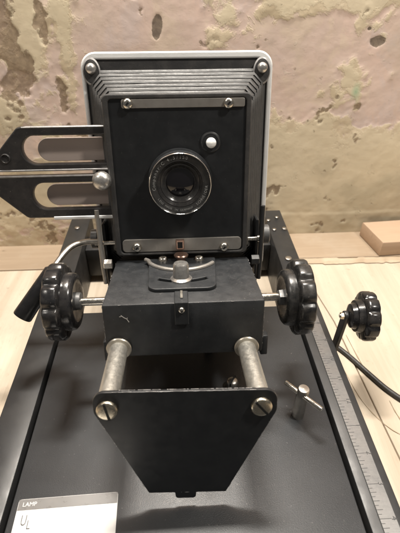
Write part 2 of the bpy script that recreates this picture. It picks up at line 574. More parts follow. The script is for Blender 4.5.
# ------------------------------------------------------------------ the wall: peeling plaster, layers as real relief
def build_wall():
    X0, X1, Z0, Z1 = -1.1, 1.2, TABLE - 0.03, 1.9
    fx0, fx1, fz1 = -0.34, 0.42, 0.31

    def axis(a, b, fa, fb, step, coarse):
        out = []
        v = a
        while v < b:
            out.append(v)
            v += step if fa <= v < fb else coarse
        out.append(b)
        return out
    xs = axis(X0, X1, fx0, fx1, 0.0021, 0.02)
    zs = axis(Z0, Z1, Z0, fz1, 0.0021, 0.02)
    V, lay = [], []
    N = noise.noise

    def fb(x, z, s, o=4, seed=0.0):
        p = Vector((x * s + seed, seed * 1.3, z * s))
        return noise.fractal(p, 1.0, 2.0, o)

    def ss(a, b, v):
        t = max(0, min(1, (v - a) / (b - a)))
        return t * t * (3 - 2 * t)
    for z in zs:
        for x in xs:
            base = fb(x, z, 4, 5, 1.0)
            jag = fb(x, z, 26, 4, 5.0)
            fine = fb(x, z, 90, 3, 9.0)
            # layer fields: ochre undercoat, bare brown plaster, deep chips, grey film with painted light falloff
            def blob(cx, cz, sx, sz):
                return math.exp(-((x - cx) / sx) ** 2 - ((z - cz) / sz) ** 2)
            yel = 0.26 * fb(x * 1.5, z * 0.8, 9, 3, 21) + 0.20 * jag - 0.06 + 0.10 * fine
            yel += 0.75 * blob(-0.183, 0.255, 0.022, 0.055) + 0.35 * blob(-0.14, 0.25, 0.012, 0.08)
            yel += 0.60 * ss(0.17, 0.09, z) * ss(0.08, 0.16, x) + 0.35 * ss(0.10, 0.0, z)
            yel += 0.45 * blob(0.24, 0.19, 0.030, 0.035) + 0.35 * blob(0.19, 0.172, 0.015, 0.012) + 0.40 * blob(0.20, 0.285, 0.12, 0.022)
            yel += 0.35 * blob(-0.24, 0.155, 0.02, 0.03)
            yel -= 0.6 * blob(0.16, 0.215, 0.05, 0.045) + 0.5 * blob(0.31, 0.16, 0.03, 0.02) + 0.3 * blob(-0.06, 0.25, 0.07, 0.05)
            y = max(0.0, min(1.0, 0.5 + yel * 0.8))
            br = 0.22 * fb(x * 1.6, z * 0.7, 11, 3, 40) + 0.34 * jag + 0.22 * fine - 0.16
            br += 0.95 * blob(-0.220, 0.262, 0.019, 0.040)
            br += 0.85 * blob(-0.200, 0.200, 0.014, 0.026) + 0.5 * blob(-0.225, 0.19, 0.02, 0.02)
            br += 0.66 * blob(-0.165, 0.265, 0.008, 0.040)
            br += 0.45 * blob(-0.158, 0.165, 0.010, 0.040) + 0.25 * blob(-0.145, 0.235, 0.008, 0.014)
            br += 0.28 * blob(-0.26, -0.03, 0.10, 0.035) + 0.20 * blob(-0.19, 0.16, 0.012, 0.02)
            b = max(0.0, min(1.0, 0.5 + br * 0.8))
            hx = math.hypot((x + 0.022 - (z - 0.257) * 0.15) / 0.0056, (z - 0.257) / 0.0125) + 0.30 * jag
            hx2 = math.hypot((x - 0.267) / 0.0105, (z - 0.238) / 0.0062) + 0.30 * jag
            hx3 = math.hypot((x - 0.252) / 0.0028, (z - 0.253) / 0.0024) + 0.3 * jag
            hole = max(0.0, min(1.0, 1.0 - 0.5 * min(hx, hx2, hx3)))
            led_z = -0.021 + 0.004 * fb(x, 0, 9, 3, 60) + 0.003 * jag
            ledge = ss(led_z + 0.003, led_z - 0.003, z) * ss(0.10, 0.17, x)
            grey = ss(0.0, 0.5, fb(x, z, 6, 3, 77) * 0.4 + 0.2 * jag + 0.6 * ss(0.16, -0.02, z) * ss(0.1, 0.4, x))  # film patches, plus a low-right darkening painted for the light falling off
            dep = 0.0009 * base + 0.00010 * fine + 0.0003 * jag + 0.0004 * ss(0.5, 0.62, y) - 0.0008 * ss(0.58, 0.68, b) - 0.0004 * ss(0.46, 0.54, hole) + 0.0005 * ledge
            dep += 0.0007 * (fb(x, z, 30, 3, 88)) * ss(0.02, -0.03, z)
            V.append((x, WALL_Y - dep, z))
            lay.append((y, b, hole, grey))
    nx = len(xs)
    F = []
    for j in range(len(zs) - 1):
        for i in range(nx - 1):
            a = j * nx + i
            F.append((a, a + 1, a + nx + 1, a + nx))
    me = bpy.data.meshes.new('plaster_wall')
    me.from_pydata(V, [], F)
    ca = me.color_attributes.new('paint_layers', 'FLOAT_COLOR', 'POINT')
    buf = []
    for l4 in lay:
        buf.extend(l4)
    ca.data.foreach_set('color', buf)
    for p in me.polygons:
        p.use_smooth = True
    t = NT('peeling_plaster')
    at = t.n('ShaderNodeAttribute', attribute_name='paint_layers')
    sp = t.n('ShaderNodeSeparateColor')
    t.l(at.outputs['Color'], sp.inputs['Color'])
    v = t.coord()
    n1 = t.noise(v, 12, 6, 0.65)
    n2 = t.noise(v, 150, 5, 0.7)
    nj = t.noise(v, 34, 8, 0.68, 0.4)
    nk = t.noise(v, 70, 8, 0.72, 0.3)
    n3 = t.noise(t.coord((3, 3, 0.6)), 14, 5, 0.65)

    def crisp(field, nz, amt, lo, hi):
        a = t.n('ShaderNodeMath', operation='MULTIPLY_ADD')
        t.l(nz, a.inputs[0])
        a.inputs[1].default_value = amt
        a.inputs[2].default_value = -amt * 0.5
        b = t.n('ShaderNodeMath', operation='ADD')
        t.l(field, b.inputs[0])
        t.l(a.outputs[0], b.inputs[1])
        return t.ramp(b.outputs[0], [(lo, 0.0), (hi, 1.0)])
    my = crisp(sp.outputs['Red'], nj, 0.75, 0.54, 0.60)
    my2 = crisp(sp.outputs['Red'], nk, 0.60, 0.63, 0.68)
    mb = crisp(sp.outputs['Green'], nk, 0.55, 0.60, 0.66)
    mh = crisp(sp.outputs['Blue'], nk, 0.55, 0.47, 0.53)
    mc = t.ramp(nj, [(0.625, 0.0), (0.64, 1.0)])
    pink = t.mix(t.ramp(n1, [(0.35, 0.0), (0.65, 1.0)]), (0.73, 0.555, 0.475), (0.66, 0.525, 0.455))
    yel = t.mix(t.ramp(n1, [(0.4, 0.0), (0.65, 1.0)]), (0.70, 0.60, 0.42), (0.60, 0.50, 0.33))
    c = t.mix(t.ramp(n3, [(0.45, 0.0), (0.7, 0.45)]), pink, (0.60, 0.49, 0.40))
    lil = t.noise(t.coord((1, 1, 0.7)), 8, 6, 0.7, 0.5)
    c = t.mix(t.ramp(lil, [(0.52, 0.0), (0.60, 0.6)]), c, (0.64, 0.535, 0.505))
    c = t.mix(t.ramp(lil, [(0.40, 0.6), (0.47, 0.0)]), c, (0.72, 0.59, 0.46))
    c = t.mix(t.ramp(mc, [(0.0, 0.0), (1.0, 0.45)]), c, (0.73, 0.63, 0.52))
    c = t.mix(t.ramp(my, [(0.0, 0.0), (1.0, 0.8)]), c, yel)
    c = t.mix(t.ramp(my2, [(0.0, 0.0), (1.0, 0.55)]), c, (0.73, 0.64, 0.47))
    c = t.mix(t.ramp(at.outputs['Alpha'], [(0.0, 0.0), (1.0, 0.65)]), c, (0.42, 0.37, 0.265))
    brn = t.mix(t.ramp(n2, [(0.38, 0.0), (0.62, 1.0)]), (0.36, 0.27, 0.185), (0.24, 0.175, 0.12))
    c = t.mix(t.ramp(mb, [(0.0, 0.0), (1.0, 0.85)]), c, brn)
    c = t.mix(t.ramp(n2, [(0.62, 0.0), (0.72, 0.3)]), c, (0.42, 0.33, 0.235))
    c = t.mix(t.ramp(nk, [(0.70, 0.0), (0.745, 0.55)]), c, (0.38, 0.275, 0.195))
    c = t.mix(t.ramp(nk, [(0.27, 0.5), (0.33, 0.0)]), c, (0.76, 0.69, 0.60))
    c = t.mix(mh, c, t.mix(t.ramp(n2, [(0.4, 0.0), (0.6, 1.0)]), (0.19, 0.15, 0.12), (0.27, 0.215, 0.165)))
    hts = None
    for m_, wgt in ((my, 0.5), (my2, 0.4), (mb, -1.0), (mh, -1.2), (mc, 0.35)):
        a = t.n('ShaderNodeMath', operation='MULTIPLY_ADD')
        t.l(m_, a.inputs[0])
        a.inputs[1].default_value = wgt
        if hts is None:
            a.inputs[2].default_value = 0.0
        else:
            t.l(hts, a.inputs[2])
        hts = a.outputs[0]
    # a faint green stain
    nz = t.noise(t.coord((1, 1, 0.35)), 55, 3, 0.5)
    gm = t.n('ShaderNodeTexGradient', gradient_type='SPHERICAL')
    mp = t.n('ShaderNodeMapping', vector_type='TEXTURE')
    mp.inputs['Location'].default_value = (0.252, WALL_Y, 0.172)
    mp.inputs['Scale'].default_value = (0.008, 0.2, 0.018)
    tc = t.n('ShaderNodeTexCoord')
    t.l(tc.outputs['Object'], mp.inputs['Vector'])
    t.l(mp.outputs['Vector'], gm.inputs['Vector'])
    mu = t.n('ShaderNodeMath', operation='MULTIPLY')
    t.l(gm.outputs['Fac'], mu.inputs[0])
    t.l(t.ramp(nz, [(0.4, 0.0), (0.6, 1.0)]), mu.inputs[1])
    c = t.mix(mu.outputs[0], c, (0.36, 0.50, 0.33))
    t.set(Base_Color=c, Roughness=0.85, Specular_IOR_Level=0.2, Normal=t.bump(hts, 0.55, 0.0012, t.bump(n2, 0.20, 0.0006, t.bump(nj, 0.15, 0.002))))
    o = link_obj('plaster_wall', me, t.m)
    return o


wall = build_wall()
tag(wall, 'old wall of peeling pink and ochre plaster behind the table', 'wall', kind='structure')

# ------------------------------------------------------------------ the enlarger
ENL = empty('photographic_enlarger', (0, 0.30, TABLE))
tag(ENL, 'black vintage photographic enlarger lying on the wooden table, lens facing out', 'enlarger')


def E_(name, me, mat, W=None, parent=ENL):
    return link_obj(name, me, mat, parent, W)


# ---- chassis: two side rails, the pebbled panel between them
def rail(x0, x1, y0=-0.25, y1=0.585):
    bm = bmesh.new()
    add_box(bm, (x0, y0, TABLE), (x1, y1, 0.0), 0.0016, 2)
    return from_bm('side_rail', bm)


rail_l = E_('side_rail', rail(-0.1700, -0.1405), 'rail_paint')
rail_r = E_('side_rail', rail(0.1320, 0.1600), 'rail_paint')

bm = bmesh.new()
add_box(bm, (-0.1370, -0.24, -0.0062), (0.1288, 0.3640, -0.0030), 0.001, 2)
panel = E_('base_panel', from_bm('base_panel', bm), 'panel')
bm = bmesh.new()     # folded edges of the panel that carry it on the table
add_box(bm, (-0.1352, 0.3560, TABLE), (0.1270, 0.3620, -0.0064), 0.0008, 1)
E_('panel_flange', from_bm('panel_flange', bm), 'rail_paint')
bm = bmesh.new()     # beam across the rails under the head
add_box(bm, (-0.1400, 0.505, -0.060), (0.1315, 0.545, -0.012), 0.0015, 2)
E_('cross_beam', from_bm('cross_beam', bm), 'rail_paint')


def screw_mesh(r, hgt, slot=True, dome=0.4, segs=24):
    """a slotted screw head, local z up"""
    bm = bmesh.new()
    add_lathe(bm, [(0, r), (hgt * (1 - dome), r), (hgt * (1 - dome * 0.45), r * 0.93), (hgt * (1 - 0.12 * dome), r * 0.7), (hgt, r * 0.35), (hgt * 1.02, 0.0)], segs)
    me = from_bm('screw', bm, 40)
    return me


def slot_mesh(r, hgt, wd=0.16, ang=0.0):
    bm = bmesh.new()
    add_box(bm, (-r * 0.97, -r * wd, hgt * 0.55), (r * 0.97, r * wd, hgt * 1.08), 0, 1, Matrix.Rotation(ang, 4, 'Z'))
    return from_bm('screw_slot', bm)


for (x, y, r, rl) in ((-0.156, 0.545, 0.0036, rail_l), (0.1495, 0.560, 0.0028, rail_r), (0.1350, 0.552, 0.0030, rail_r), (0.1545, 0.527, 0.0036, rail_r), (0.1390, 0.525, 0.0030, rail_r), (0.1440, 0.452, 0.0046, rail_r)):
    E_('rail_screw', screw_mesh(r, 0.003), 'steel', T((x, y, 0)), rl)

# ---- ruler along the right rail
bm = bmesh.new()
add_box(bm, (0.1403, -0.22, 0.0003), (0.1530, 0.44, 0.0011), 0.0002, 1)
ruler = E_('steel_ruler', from_bm('steel_ruler', bm), 'ruler')
tk = bmesh.new()
y2 = 0.1768
for k in range(-128, 82):          # eighths of an inch, 2 inch mark at y2, counting up towards the viewer
    y = y2 - k * 0.0254 / 8
    if not (-0.215 < y < 0.435):
        continue
    ln = 0.0088 if k % 8 == 0 else (0.0048 if k % 2 == 0 else 0.0028)
    add_box(tk, (0.1405, y - 0.00020, 0.00105), (0.1405 + ln, y + 0.00020, 0.00118))
E_('graduation', from_bm('graduation', tk), 'print_black', None, ruler)
for i in range(-9, 4):
    y = y2 - i * 0.0254
    n = 2 + i
    if n <= 0:
        n += 12
    E_('numeral', text_mesh(str(n), 0.0062, Matrix.Identity(4)), 'print_black', T((0.1512, y, 0.0012)) @ Matrix.Rotation(R(-90), 4, 'Z'), ruler)

# ---- label with LAMP and the UL mark, lower left
LB = T((-0.132, 0.1555, 0)) @ Matrix.Rotation(R(1.5), 4, 'Z')
lab = plate_mesh('lamp_label', rounded([(0, -0.125), (0.0760, -0.125), (0.0760, 0), (0, 0)], 0.002), [], 0.0006, 0.0001, T((0, 0, -0.0024)))
label = E_('lamp_label', lab, 'card', LB)
label['label'] = 'white label headed LAMP on the dark panel'
hd = plate_mesh('label_header', [(0.0003, -0.0082), (0.0757, -0.0082), (0.0757, -0.0003), (0.0003, -0.0003)], [], 0.0002, 0.00004, T((0, 0, -0.00196)))
E_('label_header', hd, 'card_head', LB, label)
E_('lettering', text_mesh('LAMP', 0.0044, T((0.0035, -0.0043, -0.0018)), 0.00008, align='LEFT'), 'print_white', LB, label)
ul = [text_mesh('U', 0.0090, T((0.0070, -0.0158, -0.00204)) @ Matrix.Diagonal((0.75, 1.2, 1, 1))), text_mesh('L', 0.0080, T((0.0112, -0.0190, -0.00204)) @ Matrix.Diagonal((0.8, 1.15, 1, 1)))]
E_('lettering', join_meshes('lettering', ul), 'print_grey', LB, label)

# ---- T-handled thumb screw and a small bolt standing on the panel
bm = bmesh.new()
add_lathe(bm, [(-0.003, 0.0056), (0.026, 0.0052), (0.0345, 0.0052), (0.0360, 0.0044), (0.0364, 0.0)], 28)
ts = E_('thumb_screw', from_bm('thumb_screw', bm), 'steel', T((0.1012, 0.2180, 0)))
bm = bmesh.new()
add_lathe(bm, [(-0.0195, 0.0), (-0.0192, 0.0018), (-0.0185, 0.0022), (0.0185, 0.0022), (0.0192, 0.0018), (0.0195, 0.0)], 16)
E_('tee_bar', from_bm('tee_bar', bm), 'bright_steel', T((0.1006, 0.2153, 0.0300)) @ Matrix.Rotation(R(-50), 4, 'Z') @ ZX, ts)
bt = E_('bolt', screw_mesh(0.0058, 0.010), 'steel', T((0.0447, 0.252, -0.003)))
E_('screw_slot', slot_mesh(0.0058, 0.010, 0.14, R(60)), 'dark', T((0.0447, 0.252, -0.003)), bt)
bt2 = copy_part(bt, ENL, T((0.026, 0.300, -0.004)))

# ---- lens stage: the black box
bm = bmesh.new()
hbox(bm, -0.0755, 0.0760, -0.108, 0.0, 0.0015, 0.0588, 0.0016, 2)
stage = E_('stage_box', from_bm('stage_box', bm), 'black_paint', HEAD)
bm = bmesh.new()    # chipped squiggle on the front face
for pts in ([(-0.0585, 0.0480), (-0.0560, 0.0455), (-0.0535, 0.0440), (-0.0515, 0.0405)], [(-0.0600, 0.0465), (-0.0572, 0.0470)], [(-0.0535, 0.0440), (-0.0525, 0.0452)]):
    add_tube(bm, [h(x, 0.0001, u) for x, u in pts], 0.00035, 5)
E_('scratch', from_bm('scratch', bm), 'scratch', HEAD, stage)
for sx in (-0.0745, 0.0785):   # rear lower ears beside the box
    bm = bmesh.new()
    hbox(bm, sx - 0.004, sx + 0.003, -0.012, -0.002, -0.004, 0.018, 0.001, 2)
    E_('stage_ear', from_bm('stage_ear', bm), 'black_paint', HEAD, stage)

# adjusting plate on the box with its arc slot, raised lip, screws and knob
ol = rounded([(-0.034, 0.0225), (0.0325, 0.0225), (0.0375, 0.100), (-0.0375, 0.100)], [0.010, 0.010, 0.002, 0.002])
arc = [(0.0500 * math.sin(a), 0.0862 - 0.0500 * math.cos(a)) for a in [R(-31 + 62 * i / 14) for i in range(15)]]
arc2 = [(0.0462 * math.sin(a), 0.0862 - 0.0445 * math.cos(a)) for a in [R(31 - 62 * i / 14) for i in range(15)]]
pm = plate_mesh('adjusting_plate', [(x * S, y * S) for x, y in ol], [[(x * S, y * S) for x, y in arc + arc2]], 0.0034, 0.0007, T((0, 0, 0.0588 * S + 0.0015)))
adj = E_('adjusting_plate', pm, 'black_paint', HEAD)
bm = bmesh.new()
top_u = 0.0588 + 0.0033
lip = [(-0.041, 0.0960), (-0.0375, 0.0925)] + [(0.0405 * math.sin(a), 0.1045 - 0.0405 * math.cos(a)) for a in [R(-60 + 116 * i / 20) for i in range(21)]]
add_tube(bm, [h(x, -y, top_u + 0.0014) for x, y in lip], 0.0020, 10)
E_('raised_lip', from_bm('raised_lip', bm), 'strip', HEAD, adj)
for sx, sn in ((-0.0215, -0.0960), (0.0190, -0.0945)):
    E_('screw', screw_mesh(0.0048, 0.0040, dome=0.9), 'bright_steel', HEAD @ T(h(sx, sn, top_u)), adj)
bm = bmesh.new()
add_lathe(bm, [(0, 0.0090), (0.0015, 0.0092), (0.0024, 0.0078), (0.0030, 0.0070), (0.0140, 0.0066), (0.0153, 0.0058), (0.0156, 0.0)], 36)
E_('clamp_knob', from_bm('clamp_knob', bm), 'white_metal', HEAD @ T(h(-0.0015, -0.0435, top_u)))
bm = bmesh.new()
hbox(bm, -0.0085, 0.0045, -0.020, 0.0025, 0.0590, 0.0612, 0.0005, 1)
hbox(bm, -0.0085, 0.0045, 0.0003, 0.0028, 0.0370, 0.0609, 0.0005, 1)
tab = E_('centre_tab', from_bm('centre_tab', bm), 'black_paint', HEAD)
E_('screw', screw_mesh(0.0026, 0.0022, dome=0.9, segs=16), 'bright_steel', HEAD @ HF(-0.002, 0.0028, 0.0530), tab)
bm = bmesh.new()
hbox(bm, -0.0030, -0.0005, -0.0195, -0.004, 0.0614, 0.0622, 0.0002, 1)
E_('pointer', from_bm('pointer', bm), 'bright_steel', HEAD, tab)

# ---- two steel rods and the hanging front plate
for sx, su in ((-0.0632, 0.0120), (0.0600, 0.0080)):
    bm = bmesh.new()
    add_lathe(bm, [(0, 0.0087 * S), (0.0752 * S, 0.0087 * S)], 32)
    rod = E_('support_rod', from_bm('support_rod', bm), 'rod', HEAD @ HF(sx, 0.0, su))
    bm = bmesh.new()
    add_lathe(bm, [(0.0002, 0.0118 * S), (0.0014, 0.0121 * S), (0.0022, 0.0113 * S), (0.0025, 0.0088 * S)], 32)
    E_('collar', from_bm('collar', bm), 'cream_washer', HEAD @ HF(sx, 0.0, su), rod)

fp = rounded([(-0.0735, 0.0245), (0.0725, 0.0200), (0.0725, 0.0010), (0.0330, -0.0920), (-0.0350, -0.0890), (-0.0735, 0.0050)][::-1],
             [0.013, 0.001, 0.001, 0.013, 0.013, 0.013])
fp = [(-0.0585, 0.0242), (0.0590, 0.0202)]
fp = rounded([(-0.0740, 0.0246), (0.0730, 0.0200), (0.0735, -0.0010), (0.0325, -0.0925), (0.0060, -0.0913), (0.0055, -0.0985), (-0.0125, -0.0978), (-0.0130, -0.0905), (-0.0360, -0.0893), (-0.0745, 0.0040)],
             [0.013, 0.013, 0.013, 0.0008, 0.001, 0.003, 0.003, 0.001, 0.0008, 0.013])
pm = plate_mesh('front_plate', [(x * S, y * S) for x, y in fp], [], 0.0026, 0.0004, T(h(0, 0.0768, 0)) @ ZmY)
fpl = E_('front_plate', pm, 'board_black', HEAD)
bm = bmesh.new()    # bare worn metal along the top edge
rng = random.Random(11)
for k in range(70):
    t0 = rng.random()
    t1 = min(1, t0 + 0.01 + 0.05 * rng.random())
    x0, x1 = -0.060 + t0 * 0.118, -0.060 + t1 * 0.118
    f = lambda x: 0.0246 + (x + 0.074) * (-0.0046 / 0.147)
    nn = 0.0768 + rng.choice((-1, 1)) * 0.0011
    add_tube(bm, [h(x0, nn, f(x0) - 0.0002), h(x1, nn, f(x1) - 0.0002)], 0.00030, 4)
E_('worn_and_lit_edge', from_bm('worn_and_lit_edge', bm), 'worn_and_lit_edge', HEAD, fpl)
for sx, su, an in ((-0.0632, 0.0082, 100), (0.0602, 0.0048, -52)):
    sw = E_('slotted_screw', screw_mesh(0.0086 * S, 0.0034, dome=0.35, segs=36), 'brass', HEAD @ HF(sx, 0.0785, su), fpl)
    E_('screw_slot', slot_mesh(0.0086 * S, 0.0034, 0.11, R(an)), 'dark', HEAD @ HF(sx, 0.0785, su), fpl)

def chips(segs, n, seed, parent, name='paint_chip'):
    rg = random.Random(seed)
    bm = bmesh.new()
    for a, b in segs:
        a, b = Vector(a), Vector(b)
        for _ in range(n):
            t0 = rg.random()
            dl = (0.0006 + 0.0035 * rg.random() ** 3) / (b - a).length
            p, q = a.lerp(b, t0), a.lerp(b, min(1, t0 + dl))
            rr = 0.00012 + 0.00022 * rg.random()
            add_tube(bm, [p, p.lerp(q, 0.4) , q], [rr * 0.5, rr, rr * 0.4], 5)
    return tag(E_(name, from_bm(name, bm), 'worn_and_lit_edge', HEAD, parent), kind='stuff')


chips([(h(0.0700, 0.0782, -0.0075), h(0.0350, 0.0782, -0.0870)), (h(-0.0715, 0.0782, -0.0020), h(-0.0385, 0.0782, -0.0840)), (h(-0.034, 0.0782, -0.0890), h(0.031, 0.0782, -0.0922))], 16, 5, fpl)
chips([(h(-0.0745, -0.0003, 0.0584), h(0.0750, -0.0003, 0.0584)), (h(-0.0752, -0.0004, 0.004), h(-0.0752, -0.0004, 0.057)), (h(0.0757, -0.0004, 0.004), h(0.0757, -0.0004, 0.057)), (h(-0.0752, -0.105, 0.0585), h(-0.0752, -0.002, 0.0585)), (h(0.0757, -0.105, 0.0585), h(0.0757, -0.002, 0.0585))], 14, 6, stage)

# ---- focusing knobs on both sides and their axle
def knob(parts_mat, W, flip):
    bm = bmesh.new()      # fluted grip; local z points away from the box
    add_lathe(bm, [(0.0088, 0.0190), (0.0090, 0.0300, 0.03), (0.0100, 0.0322, 0.075), (0.0112, 0.0330, 0.085), (0.0200, 0.0330, 0.085), (0.0214, 0.0322, 0.075), (0.0224, 0.0295, 0.04), (0.0218, 0.021), (0.0212, 0.0)], 180, None, 10)
    k = E_('focus_knob', from_bm('focus_knob', bm, 50), parts_mat, W)
    bm = bmesh.new()
    add_lathe(bm, [(0.0012, 0.0), (0.0010, 0.0150), (0.0002, 0.0175), (0.0003, 0.0222), (0.0018, 0.0240), (0.0044, 0.0247), (0.0090, 0.0247)], 56)
    E_('hub', from_bm('hub', bm, 40), parts_mat, W, k)
    bm = bmesh.new()
    add_lathe(bm, [(-0.0030, 0.0050), (-0.0024, 0.0072), (0.0011, 0.0076)], 6 if flip else 30)
    E_('hub_nut', from_bm('hub_nut', bm, 30), 'roller', W, k)
    return k


KN, KU = -0.040, 0.0425
kl = knob(M['bakelite'], HEAD @ T(h(-0.1065, KN, KU + 0.001)) @ ZmX, False)
kr = knob(M['bakelite_dusty'], HEAD @ T(h(0.1015, KN, KU - 0.003)) @ ZX, True)
for s in (1, -1):
    bm = bmesh.new()
    add_lathe(bm, [(0.060, 0.0036), (0.0895, 0.0036)], 20)
    E_('axle', from_bm('axle', bm), 'bright_steel', HEAD @ T(h(0, KN, KU - (0.002 if s > 0 else 0))) @ (ZX if s > 0 else ZmX))
# ---- lens panel, its frame, clips
PN = -0.104
bm = bmesh.new()
hbox(bm, -0.0685, 0.0695, PN - 0.004, PN, 0.070, 0.2320, 0.0006, 1)
lp = E_('lens_panel', from_bm('lens_panel', bm), 'board_black', HEAD)
fr = plate_mesh('panel_frame', [(x * S, y * S) for x, y in rounded([(-0.0735, 0.0665), (0.0740, 0.0665), (0.0740, 0.2360), (-0.0735, 0.2360)], 0.005)],
                [[(x * S, y * S) for x, y in rounded([(-0.0680, 0.0695), (0.0690, 0.0695), (0.0690, 0.2315), (-0.0680, 0.2315)], 0.004)]], 0.0070, 0.0010, T(h(0, PN - 0.0015, 0)) @ ZmY)
E_('panel_frame', fr, 'bellows', HEAD)
for (x0, x1, u0, u1, ss_) in ((-0.0550, 0.0675, 0.2228, 0.2312, ((-0.0485, 0.2270), (0.0510, 0.2262))), (-0.0660, 0.0675, 0.0705, 0.0855, ((-0.0500, 0.0765), (0.0480, 0.0742)))):
    ol = rounded([(x0, u0), (x1, u0), (x1, u1), (x0, u1)], 0.0045 if u0 < 0.1 else 0.002)
    st = E_('clip_strip', plate_mesh('clip_strip', [(x * S, y * S) for x, y in ol], [], 0.0016, 0.0004, T(h(0, PN + 0.0012, 0)) @ ZmY), 'strip', HEAD)
    for sx, su in ss_:
        E_('screw', screw_mesh(0.0044, 0.0032, dome=0.9), 'bright_steel', HEAD @ HF(sx, PN + 0.0022, su), st)
        E_('screw_slot', slot_mesh(0.0016, 0.0034, 0.5, R(45)), 'dark', HEAD @ HF(sx, PN + 0.0022, su), st)
bm = bmesh.new()      # dark latch and copper push button below the panel
hbox(bm, -0.0065, 0.0030, PN + 0.001, PN + 0.006, 0.0735, 0.0845, 0.0006, 1)
la = E_('latch', from_bm('latch', bm), 'copper', HEAD)
bm = bmesh.new()
hbox(bm, -0.0045, 0.0010, PN + 0.0061, PN + 0.0064, 0.0755, 0.0825, 0.0, 1)
E_('latch_slot', from_bm('latch_slot', bm), 'dark', HEAD, la)
bm = bmesh.new()
add_lathe(bm, [(0, 0.0040), (0.0040, 0.0040), (0.0042, 0.0064), (0.0058, 0.0068), (0.0068, 0.0060), (0.0072, 0.0)], 30)
E_('push_button', from_bm('push_button', bm), 'copper', HEAD @ T(h(-0.0010, -0.0935, top_u)))

# ---- lens
LX, LU = 0.0005, 0.1500
LW = HEAD @ HF(LX, PN, LU)
bm = bmesh.new()
add_lathe(bm, [(0.0, 0.0285), (0.004, 0.0285), (0.0045, 0.0268), (0.0150, 0.0266)], 72, caps=False)
lens = E_('lens_barrel', from_bm('lens_barrel', bm), 'board_black', LW)
lens['label'] = 'round black lens with a chrome rim and engraved lettering'
bm = bmesh.new()
add_lathe(bm, [(0.0120, 0.0267), (0.0150, 0.0271), (0.0170, 0.0270), (0.0176, 0.0264), (0.0172, 0.0258), (0.0150, 0.0256), (0.0148, 0.0250)], 96, caps=False)
ring = E_('rim', from_bm('rim', bm, 60), 'chrome', LW, lens)
bm = bmesh.new()
add_lathe(bm, [(0.0150, 0.0257), (0.0154, 0.0252), (0.0150, 0.0206), (0.0146, 0.0200)], 72, caps=False)
E_('name_ring', from_bm('name_ring', bm), 'lens_ring', LW, lens)
bm = bmesh.new()      # funnel behind the name ring, stepped down to the front element
add_lathe(bm, [(0.0147, 0.0203), (0.0152, 0.0200), (0.0152, 0.0196), (0.0144, 0.0192), (0.0122, 0.0172), (0.0125, 0.0169), (0.0123, 0.0165), (0.0098, 0.0140), (0.0088, 0.0134), (0.0078, 0.0)], 72, caps=False)
E_('lens_funnel', from_bm('lens_funnel', bm), 'lens_black', LW, lens)
bm = bmesh.new()
prof = [(0.0082 + 0.0036 * (1 - (i / 12) ** 2), 0.0135 * i / 12) for i in range(13)][::-1]
add_lathe(bm, prof, 64)
E_('front_glass', from_bm('front_glass', bm, 60), 'glass_dark', LW, lens)


def ring_text(txt, r, size, a0, step, inward=False):
    ms = []
    for i, ch in enumerate(txt):
        if ch == ' ':
            continue
        a = R(a0 - step * i) if not inward else R(a0 + step * i)
        rot = Matrix.Rotation(a - PI / 2 if not inward else a + PI / 2, 4, 'Z')
        ms.append(text_mesh(ch, size, T((r * math.cos(a), r * math.sin(a), 0.01555)) @ rot))
    return ms


ms = ring_text('Componar-C 4.5/150', 0.0228, 0.0038, 190, 6.8)
ms += ring_text('LENS MADE IN GERMANY', 0.0229, 0.0026, 214, 4.3, True)
ms += ring_text('SCHNEIDER', 0.0229, 0.0032, 309, 5.6, True)
E_('lettering', join_meshes('lettering', ms), 'print_lens', LW, lens)

# small chrome button above the lens in its dark ring, its glare painted white
bm = bmesh.new()
add_lathe(bm, [(0, 0.0088), (0.0012, 0.0088), (0.0016, 0.0080), (0.0008, 0.0070), (0.0008, 0.0)], 40)
pb = E_('pilot_button', from_bm('pilot_button', bm), 'board_black', HEAD @ HF(0.0330, PN, 0.1890))
bm = bmesh.new()
add_lathe(bm, [(0.0004, 0.0044), (0.0036, 0.0044), (0.0056, 0.0036), (0.0064, 0.0020), (0.0066, 0.0)], 32)
E_('button_cap', from_bm('button_cap', bm, 60), 'glare_white', HEAD @ HF(0.0335, PN, 0.1885), pb)

# ---- bellows: pleated frustum from the panel frame back to the silver frame
def rr_loop(hw0, hw1, u0, u1, ch):
    """rectangle with chamfered corners, as x,u points"""
    return [(hw0 + ch, u0), (hw1 - ch, u0), (hw1, u0 + ch), (hw1, u1 - ch), (hw1 - ch, u1), (hw0 + ch, u1), (hw0, u1 - ch), (hw0, u0 + ch)]


bm = bmesh.new()
rings = []
NP = 7


def bell(t, g=0.0):
    return (-0.0735 + (-0.0935 + 0.0735) * t - g, 0.0740 + (0.0965 - 0.0740) * t + g, 0.066 - 0.030 * t - g, 0.2350 + (0.2590 - 0.2350) * t + g, -0.108 - 0.046 * t)


